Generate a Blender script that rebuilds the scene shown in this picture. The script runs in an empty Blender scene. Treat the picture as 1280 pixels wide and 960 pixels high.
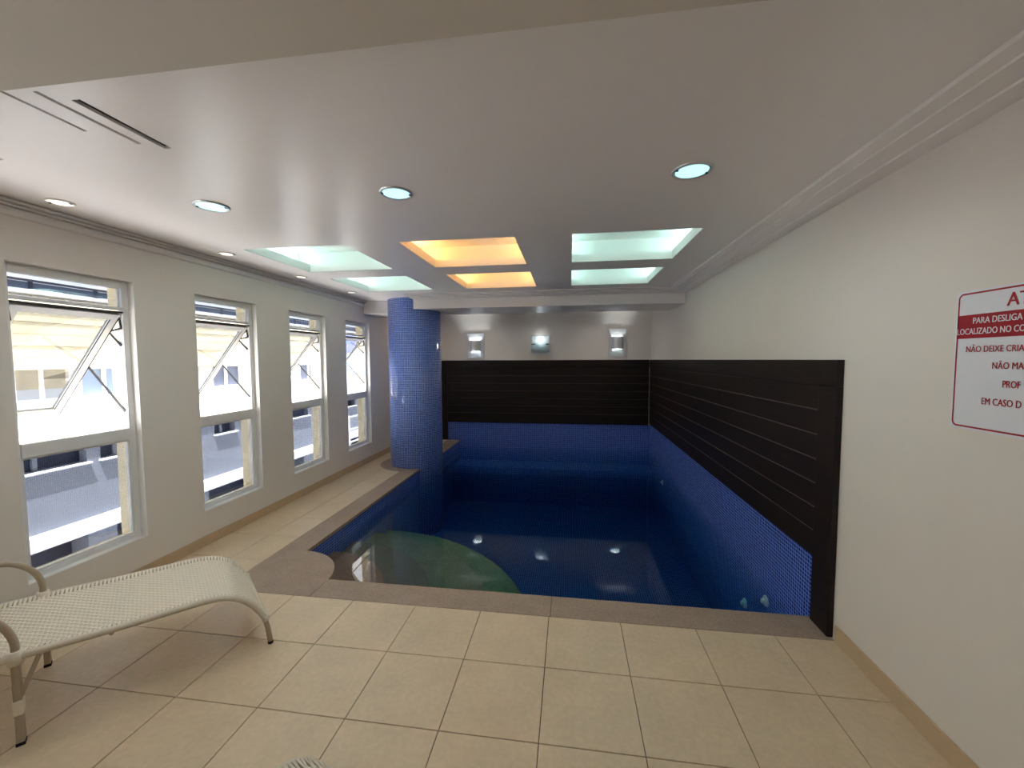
import bpy, bmesh, math, random
from mathutils import Vector, Matrix
random.seed(4)
SC = bpy.context.scene
COL = SC.collection

# ------------------------------------------------------------------ camera
H = 1.68                       # eye height above the deck
XR, XL = 1.576, -3.284         # right and left wall faces
YB, YN = 8.30, -3.0            # back wall, wall behind the viewer
ZC = 2.63                      # ceiling
ZW = -0.155                    # water level
F_PX, YAW, PITCH, ROLL = 510.13, 0.140719, -0.059149, 0.0042608
cam_d = bpy.data.cameras.new('camera')
cam_d.sensor_width = 36.0
cam_d.lens = F_PX / 1280 * 36.0
cam_d.clip_start = 0.05
cam = bpy.data.objects.new('camera', cam_d)
COL.objects.link(cam)
_m = Matrix.Rotation(YAW, 3, 'Z') @ Matrix.Rotation(PITCH, 3, 'X') @ Matrix.Rotation(ROLL, 3, 'Y')
_x, _y, _z = _m.col[0], _m.col[1], _m.col[2]
cam.matrix_world = Matrix(((_x[0], _z[0], -_y[0], 0), (_x[1], _z[1], -_y[1], 0), (_x[2], _z[2], -_y[2], H), (0, 0, 0, 1)))
SC.camera = cam

# ------------------------------------------------------------------ world, sun, exposure
world = bpy.data.worlds.new('sky')
SC.world = world
world.use_nodes = True
bg = world.node_tree.nodes['Background']
bg.inputs['Color'].default_value = (0.92, 0.96, 1.0, 1)
bg.inputs['Strength'].default_value = 3.6
sun_d = bpy.data.lights.new('sun', 'SUN')
sun_d.energy = 27.0
sun_d.color = (1.0, 0.97, 0.94)
sun_d.angle = 0.01
sun = bpy.data.objects.new('sun', sun_d)
COL.objects.link(sun)
sun.rotation_euler = Vector((-0.20, 0.28, -0.93)).to_track_quat('-Z', 'Y').to_euler()
SC.view_settings.view_transform = 'Standard'
SC.view_settings.look = 'None'
SC.view_settings.gamma = 1.0
SC.view_settings.use_curve_mapping = False
SC.view_settings.exposure = 0.98
try:
    SC.cycles.use_denoising = True
    SC.cycles.max_bounces = 14
    SC.cycles.diffuse_bounces = 6
    SC.cycles.transparent_max_bounces = 16
    SC.cycles.caustics_reflective = False
    SC.cycles.sample_clamp_indirect = 8.0
except Exception:
    pass

# ------------------------------------------------------------------ material helpers
def srgb(r, g, b):
    return tuple((c / 255 / 12.92) if c / 255 <= 0.04045 else ((c / 255 + 0.055) / 1.055) ** 2.4 for c in (r, g, b)) + (1.0,)

def new_mat(name):
    m = bpy.data.materials.new(name)
    m.use_nodes = True
    nt = m.node_tree
    return m, nt, nt.nodes['Principled BSDF']

def paint(name, col, rough=0.6, spec=0.4, bump=0.0, bscale=200.0, var=0.0, vscale=3.0, metallic=0.0, spots=0.0):
    m, nt, p = new_mat(name)
    p.inputs['Base Color'].default_value = col
    p.inputs['Roughness'].default_value = rough
    p.inputs['Specular IOR Level'].default_value = spec
    p.inputs['Metallic'].default_value = metallic
    tc = nt.nodes.new('ShaderNodeTexCoord')
    if var > 0:
        n = nt.nodes.new('ShaderNodeTexNoise')
        n.inputs['Scale'].default_value = vscale
        n.inputs['Detail'].default_value = 6
        n.inputs['Roughness'].default_value = 0.65
        geo = nt.nodes.new('ShaderNodeNewGeometry')
        nt.links.new(geo.outputs['Position'], n.inputs['Vector'])
        r = nt.nodes.new('ShaderNodeMapRange')
        r.inputs['From Min'].default_value = 0.3
        r.inputs['From Max'].default_value = 0.7
        r.inputs['To Min'].default_value = 1 - var
        r.inputs['To Max'].default_value = 1 + var
        nt.links.new(n.outputs['Fac'], r.inputs['Value'])
        mx = nt.nodes.new('ShaderNodeVectorMath')
        mx.operation = 'SCALE'
        mx.inputs[0].default_value = col[:3]
        nt.links.new(r.outputs['Result'], mx.inputs['Scale'])
        out = mx.outputs['Vector']
        if spots > 0:
            n2 = nt.nodes.new('ShaderNodeTexNoise')
            n2.inputs['Scale'].default_value = vscale * 9
            n2.inputs['Detail'].default_value = 4
            nt.links.new(geo.outputs['Position'], n2.inputs['Vector'])
            r2 = nt.nodes.new('ShaderNodeMapRange')
            r2.inputs['From Min'].default_value = 0.38
            r2.inputs['From Max'].default_value = 0.62
            r2.inputs['To Min'].default_value = 1 - spots
            r2.inputs['To Max'].default_value = 1 + spots
            nt.links.new(n2.outputs['Fac'], r2.inputs['Value'])
            mx2 = nt.nodes.new('ShaderNodeVectorMath')
            mx2.operation = 'SCALE'
            nt.links.new(out, mx2.inputs[0])
            nt.links.new(r2.outputs['Result'], mx2.inputs['Scale'])
            out = mx2.outputs['Vector']
        nt.links.new(out, p.inputs['Base Color'])
    if bump > 0:
        n = nt.nodes.new('ShaderNodeTexNoise')
        n.inputs['Scale'].default_value = bscale
        n.inputs['Detail'].default_value = 3
        geo = nt.nodes.new('ShaderNodeNewGeometry')
        nt.links.new(geo.outputs['Position'], n.inputs['Vector'])
        b = nt.nodes.new('ShaderNodeBump')
        b.inputs['Strength'].default_value = bump
        b.inputs['Distance'].default_value = 0.004
        nt.links.new(n.outputs['Fac'], b.inputs['Height'])
        nt.links.new(b.outputs['Normal'], p.inputs['Normal'])
    return m

def glow(name, col, strength):
    m, nt, p = new_mat(name)
    p.inputs['Base Color'].default_value = col
    p.inputs['Emission Color'].default_value = col
    p.inputs['Emission Strength'].default_value = strength
    return m

def mosaic(name, c1, c2, grout, size=0.0275, rough=0.12):
    m, nt, p = new_mat(name)
    uv = nt.nodes.new('ShaderNodeUVMap')
    br = nt.nodes.new('ShaderNodeTexBrick')
    br.offset = 0.0
    br.squash = 1.0
    br.inputs['Scale'].default_value = 1.0
    br.inputs['Brick Width'].default_value = size
    br.inputs['Row Height'].default_value = size
    br.inputs['Mortar Size'].default_value = size * 0.085
    br.inputs['Mortar Smooth'].default_value = 0.15
    br.inputs['Color1'].default_value = c1
    br.inputs['Color2'].default_value = c2
    br.inputs['Mortar'].default_value = grout
    nt.links.new(uv.outputs['UV'], br.inputs['Vector'])
    nt.links.new(br.outputs['Color'], p.inputs['Base Color'])
    rr = nt.nodes.new('ShaderNodeMapRange')
    rr.inputs['To Min'].default_value = rough
    rr.inputs['To Max'].default_value = 0.6
    nt.links.new(br.outputs['Fac'], rr.inputs['Value'])
    nt.links.new(rr.outputs['Result'], p.inputs['Roughness'])
    b = nt.nodes.new('ShaderNodeBump')
    b.invert = True
    b.inputs['Strength'].default_value = 0.5
    b.inputs['Distance'].default_value = 0.0015
    nt.links.new(br.outputs['Fac'], b.inputs['Height'])
    nt.links.new(b.outputs['Normal'], p.inputs['Normal'])
    return m

def glass(name, tint, extra, ior=1.5):
    m, nt, p = new_mat(name)
    nt.nodes.remove(p)
    out = nt.nodes['Material Output']
    fr = nt.nodes.new('ShaderNodeFresnel')
    geo = nt.nodes.new('ShaderNodeNewGeometry')
    mi = nt.nodes.new('ShaderNodeMapRange')      # same reflectance from both sides of the surface
    mi.inputs['To Min'].default_value = ior
    mi.inputs['To Max'].default_value = 1 / ior
    nt.links.new(geo.outputs['Backfacing'], mi.inputs['Value'])
    nt.links.new(mi.outputs['Result'], fr.inputs['IOR'])
    ad = nt.nodes.new('ShaderNodeMath')
    ad.operation = 'ADD'
    ad.use_clamp = True
    ad.inputs[1].default_value = extra
    nt.links.new(fr.outputs['Fac'], ad.inputs[0])
    tr = nt.nodes.new('ShaderNodeBsdfTransparent')
    tr.inputs['Color'].default_value = tint
    gl = nt.nodes.new('ShaderNodeBsdfGlossy')
    gl.inputs['Roughness'].default_value = 0.0
    mx = nt.nodes.new('ShaderNodeMixShader')
    nt.links.new(ad.outputs[0], mx.inputs['Fac'])
    nt.links.new(tr.outputs[0], mx.inputs[1])
    nt.links.new(gl.outputs[0], mx.inputs[2])
    nt.links.new(mx.outputs[0], out.inputs['Surface'])
    return m, nt, gl, out, fr

def wood(name, c1, c2):
    m, nt, p = new_mat(name)
    geo = nt.nodes.new('ShaderNodeNewGeometry')
    mp = nt.nodes.new('ShaderNodeMapping')
    mp.inputs['Scale'].default_value = (1.2, 1.2, 30)
    nt.links.new(geo.outputs['Position'], mp.inputs['Vector'])
    n = nt.nodes.new('ShaderNodeTexNoise')
    n.inputs['Scale'].default_value = 3
    n.inputs['Detail'].default_value = 8
    nt.links.new(mp.outputs['Vector'], n.inputs['Vector'])
    cr = nt.nodes.new('ShaderNodeValToRGB')
    cr.color_ramp.elements[0].position = 0.35
    cr.color_ramp.elements[0].color = c1
    cr.color_ramp.elements[1].position = 0.7
    cr.color_ramp.elements[1].color = c2
    nt.links.new(n.outputs['Fac'], cr.inputs['Fac'])
    nt.links.new(cr.outputs['Color'], p.inputs['Base Color'])
    p.inputs['Roughness'].default_value = 0.5
    p.inputs['Specular IOR Level'].default_value = 0.25
    return m

M = {}
M['wall'] = paint('wall_paint', srgb(226, 220, 212), 0.55, 0.35, bump=0.06, bscale=60, var=0.015, vscale=1.5)
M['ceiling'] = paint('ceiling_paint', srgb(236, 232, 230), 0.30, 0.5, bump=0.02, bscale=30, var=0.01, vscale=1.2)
M['white'] = paint('white_paint', srgb(232, 230, 226), 0.45, 0.4)
M['alu'] = paint('white_aluminium', srgb(226, 226, 226), 0.3, 0.5)
M['black'] = paint('black_metal', srgb(52, 52, 56), 0.4, 0.4)
M['slot'] = paint('dark_slot', srgb(70, 62, 56), 0.8, 0.1)
M['tile'] = paint('beige_ceramic', srgb(210, 188, 158), 0.36, 0.45, bump=0.10, bscale=25, var=0.07, vscale=4, spots=0.035)
M['grout'] = paint('brown_grout', srgb(92, 76, 60), 0.9, 0.1)
M['skirting'] = paint('beige_skirting', srgb(196, 172, 140), 0.4, 0.4, var=0.05, vscale=6)
M['stone'] = paint('rough_granite', srgb(158, 138, 122), 0.6, 0.3, bump=0.25, bscale=120, var=0.09, vscale=7, spots=0.10)
M['stepstone'] = paint('brown_step_stone', srgb(132, 108, 82), 0.6, 0.3, bump=0.2, bscale=90, var=0.2, vscale=6, spots=0.15)
for _k, _c in (('step_a', (124, 90, 72)), ('step_b', (104, 86, 68)), ('step_c', (140, 116, 88)), ('step_d', (130, 122, 86))):
    M[_k] = paint('stone_' + _k, srgb(*_c), 0.6, 0.3, bump=0.2, bscale=90, var=0.18, vscale=7, spots=0.16)
M['mosaic'] = mosaic('blue_mosaic', srgb(32, 68, 164), srgb(66, 110, 208), srgb(176, 196, 238), rough=0.12)
M['mosaic_pool'] = mosaic('blue_pool_mosaic', srgb(26, 56, 152), srgb(46, 88, 192), srgb(140, 166, 226), rough=0.12)
M['wood'] = wood('dark_wood', srgb(24, 17, 15), srgb(40, 29, 25))
M['woodback'] = paint('groove_highlight', srgb(112, 98, 92), 0.5, 0.3)  # paler than the planks: edge highlights put into the colour seen through the gaps
M['chrome'] = paint('brushed_metal', srgb(214, 216, 218), 0.42, 0.5, metallic=0.8)
M['rattan'] = paint('cream_rattan', srgb(232, 222, 204), 0.5, 0.4, var=0.04, vscale=40)
M['rail'] = paint('cream_rail', srgb(214, 203, 184), 0.5, 0.4, var=0.04, vscale=20)
M['frame'] = paint('taupe_metal', srgb(176, 160, 138), 0.42, 0.4, var=0.05, vscale=15)
M['rubber'] = paint('black_rubber', srgb(30, 28, 28), 0.7, 0.2)
M['cream_ext'] = paint('cream_exterior', srgb(246, 232, 196), 0.7, 0.2, var=0.02, vscale=3)
M['ext_white'] = paint('white_render', srgb(236, 236, 238), 0.8, 0.2, var=0.02, vscale=1.5)
M['ext_grey'] = paint('grey_render', srgb(140, 144, 154), 0.8, 0.2, var=0.04, vscale=2)
M['ext_dark'] = paint('dark_opening', srgb(46, 50, 66), 0.5, 0.3)
M['ext_glass'] = paint('blue_grey_glass', srgb(74, 86, 106), 0.4, 0.4)
M['ext_blue'] = paint('pale_blue_tile', srgb(150, 164, 224), 0.4, 0.4, var=0.08, vscale=6)
M['soffit'] = paint('matt_shaded_soffit', srgb(206, 200, 190), 0.8, 0.2)  # darker than the ceiling: the shade of the near part is in its colour
M['asphalt'] = paint('pale_paving', srgb(214, 213, 216), 0.9, 0.1, var=0.1, vscale=2)
M['leaf'] = paint('green_leaf', srgb(110, 150, 70), 0.6, 0.2, var=0.2, vscale=8)
M['sign'] = paint('sign_white', srgb(226, 228, 234), 0.35, 0.4)
M['red'] = paint('sign_red', srgb(160, 14, 30), 0.4, 0.4)
M['plastic'] = paint('white_plastic', srgb(225, 230, 226), 0.35, 0.4)
M['spot_cool'] = glow('cool_lamp', (0.50, 0.93, 1.0, 1), 0.62)
M['spot_off'] = glow('warm_small_lamp', (1.0, 0.94, 0.84, 1), 0.6)
M['tube_cool'] = glow('cool_tube', (0.60, 0.95, 0.95, 1), 9.5)
M['tube_warm'] = glow('warm_tube', (1.0, 0.58, 0.22, 1), 13.0)
M['bulb'] = glow('white_bulb', (0.80, 0.97, 1.0, 1), 8.0)
def frosted(name):
    m, nt, p = new_mat(name)
    nt.nodes.remove(p)
    t, tl, mx = nt.nodes.new('ShaderNodeBsdfTransparent'), nt.nodes.new('ShaderNodeBsdfTranslucent'), nt.nodes.new('ShaderNodeMixShader')
    t.inputs['Color'].default_value = (0.85, 0.9, 0.92, 1)
    tl.inputs['Color'].default_value = (0.85, 0.9, 0.92, 1)
    mx.inputs['Fac'].default_value = 0.6
    nt.links.new(t.outputs[0], mx.inputs[1]); nt.links.new(tl.outputs[0], mx.inputs[2])
    nt.links.new(mx.outputs[0], nt.nodes['Material Output'].inputs['Surface'])
    return m
M['bulb_dim'] = glow('soft_bulb', (0.80, 0.97, 1.0, 1), 0.9)
M['window_glass'] = glass('tinted_glass', (0.40, 0.41, 0.43, 1), 0.05, 1.5)[0]
M['shade_glass'] = frosted('frosted_shade')
wm, wnt, wgl, wout, wfr = glass('pool_water', (0.94, 0.98, 1.0, 1), 0.0, 1.333)
_n = wnt.nodes.new('ShaderNodeTexNoise')
_n.inputs['Scale'].default_value = 1.6
_n.inputs['Detail'].default_value = 2
_g = wnt.nodes.new('ShaderNodeNewGeometry')
wnt.links.new(_g.outputs['Position'], _n.inputs['Vector'])
_b = wnt.nodes.new('ShaderNodeBump')
_b.inputs['Strength'].default_value = 0.05
_b.inputs['Distance'].default_value = 0.02
wnt.links.new(_n.outputs['Fac'], _b.inputs['Height'])
wnt.links.new(_b.outputs['Normal'], wgl.inputs['Normal'])
_v = wnt.nodes.new('ShaderNodeVolumeAbsorption')
_v.inputs['Color'].default_value = (0.0, 0.66, 0.74, 1)
_v.inputs['Density'].default_value = 1.35
wnt.links.new(_v.outputs[0], wout.inputs['Volume'])
M['water'] = wm

# ------------------------------------------------------------------ mesh helpers
class MB:
    """collects shapes and links them as one mesh object"""
    def __init__(s):
        s.v, s.f, s.uv, s.smooth = [], [], [], []
    def quad(s, pts, uv=None, smooth=False):
        i = len(s.v)
        s.v += [tuple(p) for p in pts]
        s.f.append(tuple(range(i, i + len(pts))))
        s.uv.append(uv or [(0, 0)] * len(pts))
        s.smooth.append(smooth)
        return s
    def box(s, x0, x1, y0, y1, z0, z1, uv=False):
        P = [(x0, y0, z0), (x1, y0, z0), (x1, y1, z0), (x0, y1, z0), (x0, y0, z1), (x1, y0, z1), (x1, y1, z1), (x0, y1, z1)]
        for q, ax in (((0, 3, 2, 1), 2), ((4, 5, 6, 7), 2), ((0, 1, 5, 4), 1), ((2, 3, 7, 6), 1), ((1, 2, 6, 5), 0), ((3, 0, 4, 7), 0)):
            pts = [P[k] for k in q]
            u = [((p[1], p[2]) if ax == 0 else (p[0], p[2]) if ax == 1 else (p[0], p[1])) for p in pts]
            s.quad(pts, u)
        return s
    def prism(s, poly, z0, z1):
        n = len(poly)
        s.quad([(x, y, z1) for x, y in poly], [(x, y) for x, y in poly])
        s.quad([(x, y, z0) for x, y in reversed(poly)])
        for i in range(n):
            a, b = poly[i], poly[(i + 1) % n]
            L = math.dist(a, b)
            s.quad([(a[0], a[1], z0), (b[0], b[1], z0), (b[0], b[1], z1), (a[0], a[1], z1)], [(0, z0), (L, z0), (L, z1), (0, z1)])
        return s
    def cyl(s, cx, cy, z0, z1, r0, r1=None, n=32, caps=True, a0=0.0, a1=2 * math.pi):
        r1 = r0 if r1 is None else r1
        A = [a0 + (a1 - a0) * k / n for k in range(n + 1)]
        for k in range(n):
            c0, s0, c1, s1 = math.cos(A[k]), math.sin(A[k]), math.cos(A[k + 1]), math.sin(A[k + 1])
            u0, u1 = A[k] * r0, A[k + 1] * r0
            s.quad([(cx + r0 * c0, cy + r0 * s0, z0), (cx + r0 * c1, cy + r0 * s1, z0), (cx + r1 * c1, cy + r1 * s1, z1), (cx + r1 * c0, cy + r1 * s0, z1)],
                   [(u0, z0), (u1, z0), (u1, z1), (u0, z1)], True)
        if caps:
            s.quad([(cx + r1 * math.cos(a), cy + r1 * math.sin(a), z1) for a in A[:-1]])
            s.quad([(cx + r0 * math.cos(a), cy + r0 * math.sin(a), z0) for a in reversed(A[:-1])])
        return s
    def tube(s, path, r, n=10, cap=True):
        P = [Vector(p) for p in path]
        rings = []
        ref = Vector((0, 0, 1))
        d0 = (P[1] - P[0]).normalized()
        if abs(d0.dot(ref)) > 0.9:
            ref = Vector((1, 0, 0)) if abs(d0.x) < 0.9 else Vector((0, 1, 0))
        side = d0.cross(ref).normalized()
        for i, p in enumerate(P):
            d = ((P[min(i + 1, len(P) - 1)] - P[i]).normalized() + (P[i] - P[max(i - 1, 0)]).normalized())
            d = d.normalized() if d.length > 1e-6 else d0
            side = (side - d * side.dot(d)).normalized()
            up = d.cross(side)
            rr = r[i] if isinstance(r, (list, tuple)) else r
            rings.append([p + (side * math.cos(2 * math.pi * k / n) + up * math.sin(2 * math.pi * k / n)) * rr for k in range(n)])
        for a, b in zip(rings[:-1], rings[1:]):
            for k in range(n):
                s.quad([a[k], a[(k + 1) % n], b[(k + 1) % n], b[k]], None, True)
        if cap:
            s.quad(list(reversed(rings[0])))
            s.quad(rings[-1])
        return s
    def bar(s, a, b, w, h=None, up=(0, 0, 1)):
        """square bar from a to b"""
        h = h or w
        a, b = Vector(a), Vector(b)
        d = (b - a).normalized()
        u = Vector(up)
        if abs(d.dot(u)) > 0.95:
            u = Vector((0, 1, 0))
        sd = d.cross(u).normalized() * (w / 2)
        uu = sd.cross(d).normalized() * (h / 2)
        R = [[p - sd - uu, p + sd - uu, p + sd + uu, p - sd + uu] for p in (a, b)]
        s.quad(list(reversed(R[0]))); s.quad(R[1])
        for k in range(4):
            s.quad([R[0][k], R[0][(k + 1) % 4], R[1][(k + 1) % 4], R[1][k]])
        return s
    def mesh(s, name, mat):
        me = bpy.data.meshes.new(name)
        me.from_pydata(s.v, [], s.f)
        me.materials.append(M[mat] if isinstance(mat, str) else mat)
        ul = me.uv_layers.new(name='UVMap')
        flat = [c for u in s.uv for p in u for c in p]
        ul.data.foreach_set('uv', flat)
        me.polygons.foreach_set('use_smooth', s.smooth)
        bm = bmesh.new()
        bm.from_mesh(me)
        bmesh.ops.remove_doubles(bm, verts=bm.verts, dist=1e-5)
        bmesh.ops.recalc_face_normals(bm, faces=bm.faces)
        bm.to_mesh(me)
        bm.free()
        return me
    def build(s, name, mat, parent=None, bevel=0.0, loc=None):
        o = bpy.data.objects.new(name, s.mesh(name, mat))
        COL.objects.link(o)
        if parent is not None:
            o.parent = parent
        if loc is not None:
            o.location = loc
        if bevel > 0:
            b = o.modifiers.new('bevel', 'BEVEL')
            b.width = bevel
            b.segments = 2
            b.limit_method = 'ANGLE'
        return o

def tag(o, label=None, cat=None, group=None, kind=None):
    if label: o['label'] = label
    if cat: o['category'] = cat
    if group: o['group'] = group
    if kind: o['kind'] = kind
    return o

def empty(name, loc=(0, 0, 0), rz=0.0):
    o = bpy.data.objects.new(name, None)
    o.empty_display_size = 0.1
    COL.objects.link(o)
    o.location = loc
    o.rotation_euler.z = rz
    return o

def inst(name, me, parent=None, loc=(0, 0, 0)):
    o = bpy.data.objects.new(name, me)
    COL.objects.link(o)
    o.parent = parent
    o.location = loc
    return o

def copy_tree(o, parent=None):
    c = o.copy()
    COL.objects.link(c)
    if parent is not None:
        c.parent = parent
    for ch in list(o.children):
        copy_tree(ch, c)
    return c

def box(name, mat, b, parent=None, bevel=0.0):
    return MB().box(*b).build(name, mat, parent, bevel)

def struct(o):
    o['kind'] = 'structure'
    return o

# ------------------------------------------------------------------ room shell
POOL_X0, POOL_Y0 = -2.30, 2.82
COP = 2.587                    # outer edge of the front coping
fl = MB()
fl.box(XL - 0.2, XR + 0.2, YN, COP + 0.22, -0.25, -0.006)
fl.box(XL - 0.2, POOL_X0 - 0.03, COP + 0.22, YB, -0.25, -0.006)
floor = struct(fl.build('floor', 'grout'))
# floor tiles, each a piece of its own
PX, PY, X0J = 0.4555, 0.447, -0.129
G = 0.0022
tile_cache = {}
def put_tile(x0, x1, y0, y1):
    if x1 - x0 < 0.03 or y1 - y0 < 0.03:
        return
    k = (round(x1 - x0, 3), round(y1 - y0, 3))
    if k not in tile_cache:
        w, d = k[0] - 2 * G, k[1] - 2 * G
        b = MB()
        c = 0.0015
        lo = [(-w / 2, -d / 2, -0.006), (w / 2, -d / 2, -0.006), (w / 2, d / 2, -0.006), (-w / 2, d / 2, -0.006)]
        mi = [(p[0], p[1], -0.0012) for p in lo]
        hi = [(p[0] - math.copysign(c, p[0]), p[1] - math.copysign(c, p[1]), 0) for p in lo]
        b.quad(hi)
        for A_, B_ in ((lo, mi), (mi, hi)):
            for q in range(4):
                b.quad([A_[q], A_[(q + 1) % 4], B_[(q + 1) % 4], B_[q]])
        tile_cache[k] = b.mesh('tile', 'tile')
    inst('tile', tile_cache[k], floor, ((x0 + x1) / 2, (y0 + y1) / 2, random.uniform(-0.0006, 0.0)))
xs = [X0J + PX * k for k in range(-9, 8)]
xs = [XL] + [x for x in xs if XL + 0.02 < x < XR - 0.02] + [XR]
ys = [COP - PY * k for k in range(0, 13)]
for i in range(len(xs) - 1):
    for j in range(len(ys) - 1):
        put_tile(xs[i], xs[i + 1], max(ys[j + 1], YN), ys[j])
yl = [COP + PY * k for k in range(0, 14)]
xl = [XL, X0J - 6 * PX, -2.547]
for i in range(2):
    for j in range(len(yl) - 1):
        put_tile(xl[i], xl[i + 1], yl[j], min(yl[j + 1], YB))

# pool coping stones
cop = empty('trim_1')
struct(cop)
tag(cop, 'grey-brown granite coping around the pool edge', 'coping')
def stone(poly, top=0.001):
    MB().prism(poly, -0.034, top).build('coping_stone', 'stone', cop, bevel=0.004)
BC = (-2.30, 2.757); BR = 0.473
arc = [(BC[0] + BR * math.cos(a), BC[1] + BR * math.sin(a)) for a in [math.radians(7.5 + (89 - 7.5) * k / 18) for k in range(19)]]
arc.append((POOL_X0, BC[1] + BR))
stone([(-2.545, COP), (-1.838, COP), (-1.832, POOL_Y0)] + arc + [(-2.545, BC[1] + BR)])
fx = [-1.835, -0.120, XR - 0.001]
for a, b in zip(fx[:-1], fx[1:]):
    stone([(a + 0.0015, COP), (b - 0.0015, COP), (b - 0.0015, POOL_Y0), (a + 0.0015, POOL_Y0)])
ly = [BC[1] + BR, 4.28, 5.35, 6.4, 7.4, YB - 0.01]
for a, b in zip(ly[:-1], ly[1:]):
    stone([(-2.545, a + 0.0015), (POOL_X0, a + 0.0015), (POOL_X0, b - 0.0015), (-2.545, b - 0.0015)])
CC, CR = (-2.487, 6.365), 0.418    # column
a0, a1 = math.radians(96), math.radians(264)
ring = [(CC[0] + 0.575 * math.cos(a0 + (a1 - a0) * k / 24), CC[1] + 0.575 * math.sin(a0 + (a1 - a0) * k / 24)) for k in range(25)]
ring += [(CC[0] + 0.40 * math.cos(a1 - (a1 - a0) * k / 24), CC[1] + 0.40 * math.sin(a1 - (a1 - a0) * k / 24)) for k in range(25)]
MB().prism(ring, -0.004, 0.003).build('coping_stone', 'stone', cop)

# pool shell
ZP = -1.10
sh = MB()
sh.box(POOL_X0 - 0.12, POOL_X0 + 0.0, POOL_Y0 - 0.1, YB, ZP - 0.1, -0.035)
sh.box(POOL_X0 - 0.12, XR + 0.05, POOL_Y0 - 0.1, POOL_Y0 + 0.012, ZP - 0.1, -0.035)
sh.box(POOL_X0 - 0.12, XR + 0.05, POOL_Y0 - 0.1, YB + 0.05, ZP - 0.1, ZP)
tag(struct(sh.build('pool_basin', 'mosaic_pool')), 'deep blue mosaic pool basin below the water', 'pool')
bench = MB().box(POOL_X0, XR, YB - 0.55, YB, ZP, -0.42)
tag(struct(bench.build('pool_bench', 'mosaic_pool')), 'submerged blue mosaic bench along the far pool wall', 'bench')
tag(struct(MB().box(XR - 0.008, XR + 0.05, COP + 0.19, YB + 0.02, ZP, 0.41).build('wall_right_mosaic', 'mosaic_pool')), 'blue mosaic band low on the right pool wall', 'mosaic band')
tag(struct(MB().box(-2.56, XR, YB - 0.008, YB + 0.05, ZP, 0.38).build('wall_back_mosaic', 'mosaic_pool')), 'blue mosaic band low on the far pool wall', 'mosaic band')
# rounded entry steps in the corner
steps = empty('pool_steps', (POOL_X0, POOL_Y0, ZP))
tag(steps, 'quarter-round brown stone entry steps under the water by the rounded coping', 'steps')
for r, z, mt_ in ((0.82, -0.20, 'step_a'), (1.20, -0.27, 'step_b'), (1.68, -0.38, 'step_c'), (2.04, -0.50, 'step_d')):
    pts = [(0, 0)] + [(r * math.cos(math.pi / 2 * k / 40), r * math.sin(math.pi / 2 * k / 40)) for k in range(41)]
    MB().prism(pts, 0, z - ZP).build('step', mt_, steps)
# water
tag(struct(MB().box(POOL_X0 - 0.01, XR - 0.004, POOL_Y0 + 0.005, YB - 0.004, ZP - 0.02, ZW).build('pool_water', 'water')), 'still clear blue pool water', 'water')

# walls
struct(box('wall_right', 'wall', (XR, XR + 0.25, YN, YB + 0.25, -0.3, 3.1)))
struct(box('wall_back', 'wall', (XL - 0.24, XR + 0.25, YB, YB + 0.25, -1.3, 3.1)))
struct(box('wall_front', 'wall', (XL - 0.24, XR + 0.25, YN - 0.25, YN, -0.3, 3.1)))
WY0, WP, WW, WZ0, WZ1 = 1.985, 1.2265, 0.722, 0.308, 2.28
wins = [(WY0 + WP * k, WY0 + WP * k + WW) for k in range(-3, 4)]
def wall_with_windows(name, mat, x0, x1):
    b = MB()
    ya = YN - 0.24
    for a, c in wins:
        b.box(x0, x1, ya, a, -0.3, 3.1)
        b.box(x0, x1, a, c, -0.3, WZ0)
        b.box(x0, x1, a, c, WZ1, 3.1)
        ya = c
    b.box(x0, x1, ya, YB + 0.24, -0.3, 3.1)
    return struct(b.build(name, mat))
wall_with_windows('wall_left', 'wall', XL - 0.10, XL)
wall_with_windows('wall_left_exterior', 'cream_ext', XL - 0.24, XL - 0.10)

# ceiling: flat plane with rectangular openings
coffers = []
for cx in (-2.775, -1.375, 0.015):
    for cy in (3.19, 4.46):
        coffers.append((cx, cx + 0.945, cy, cy + 0.925))
slots = [(-1.992, -1.975, 1.15, 1.482), (-1.877, -1.858, 1.245, 1.60), (-1.800, -1.765, 1.305, 1.652), (-2.72, -2.635, 1.15, 1.625)]
RM = 1.30                    # inner edge of the stepped moulding at the right wall
FM = 5.62                    # inner edge of the moulding before the beam
holes = coffers + slots
cxs = sorted(set([XL, XR] + [v for h in holes for v in h[:2]]))
cys = sorted(set([1.0, YB] + [v for h in holes for v in h[2:]]))
cb = MB()
for i in range(len(cxs) - 1):
    for j in range(len(cys) - 1):
        mx_, my_ = (cxs[i] + cxs[i + 1]) / 2, (cys[j] + cys[j + 1]) / 2
        if any(h[0] < mx_ < h[1] and h[2] < my_ < h[3] for h in holes):
            continue
        cb.quad([(cxs[i], cys[j], ZC), (cxs[i], cys[j + 1], ZC), (cxs[i + 1], cys[j + 1], ZC), (cxs[i + 1], cys[j], ZC)])
for h in slots:
    x0, x1, y0, y1 = h
    for q in ([(x0, y0), (x1, y0)], [(x1, y0), (x1, y1)], [(x1, y1), (x0, y1)], [(x0, y1), (x0, y0)]):
        cb.quad([(q[0][0], q[0][1], ZC), (q[1][0], q[1][1], ZC), (q[1][0], q[1][1], ZC + 0.06), (q[0][0], q[0][1], ZC + 0.06)])
struct(cb.build('ceiling', 'ceiling'))
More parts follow.
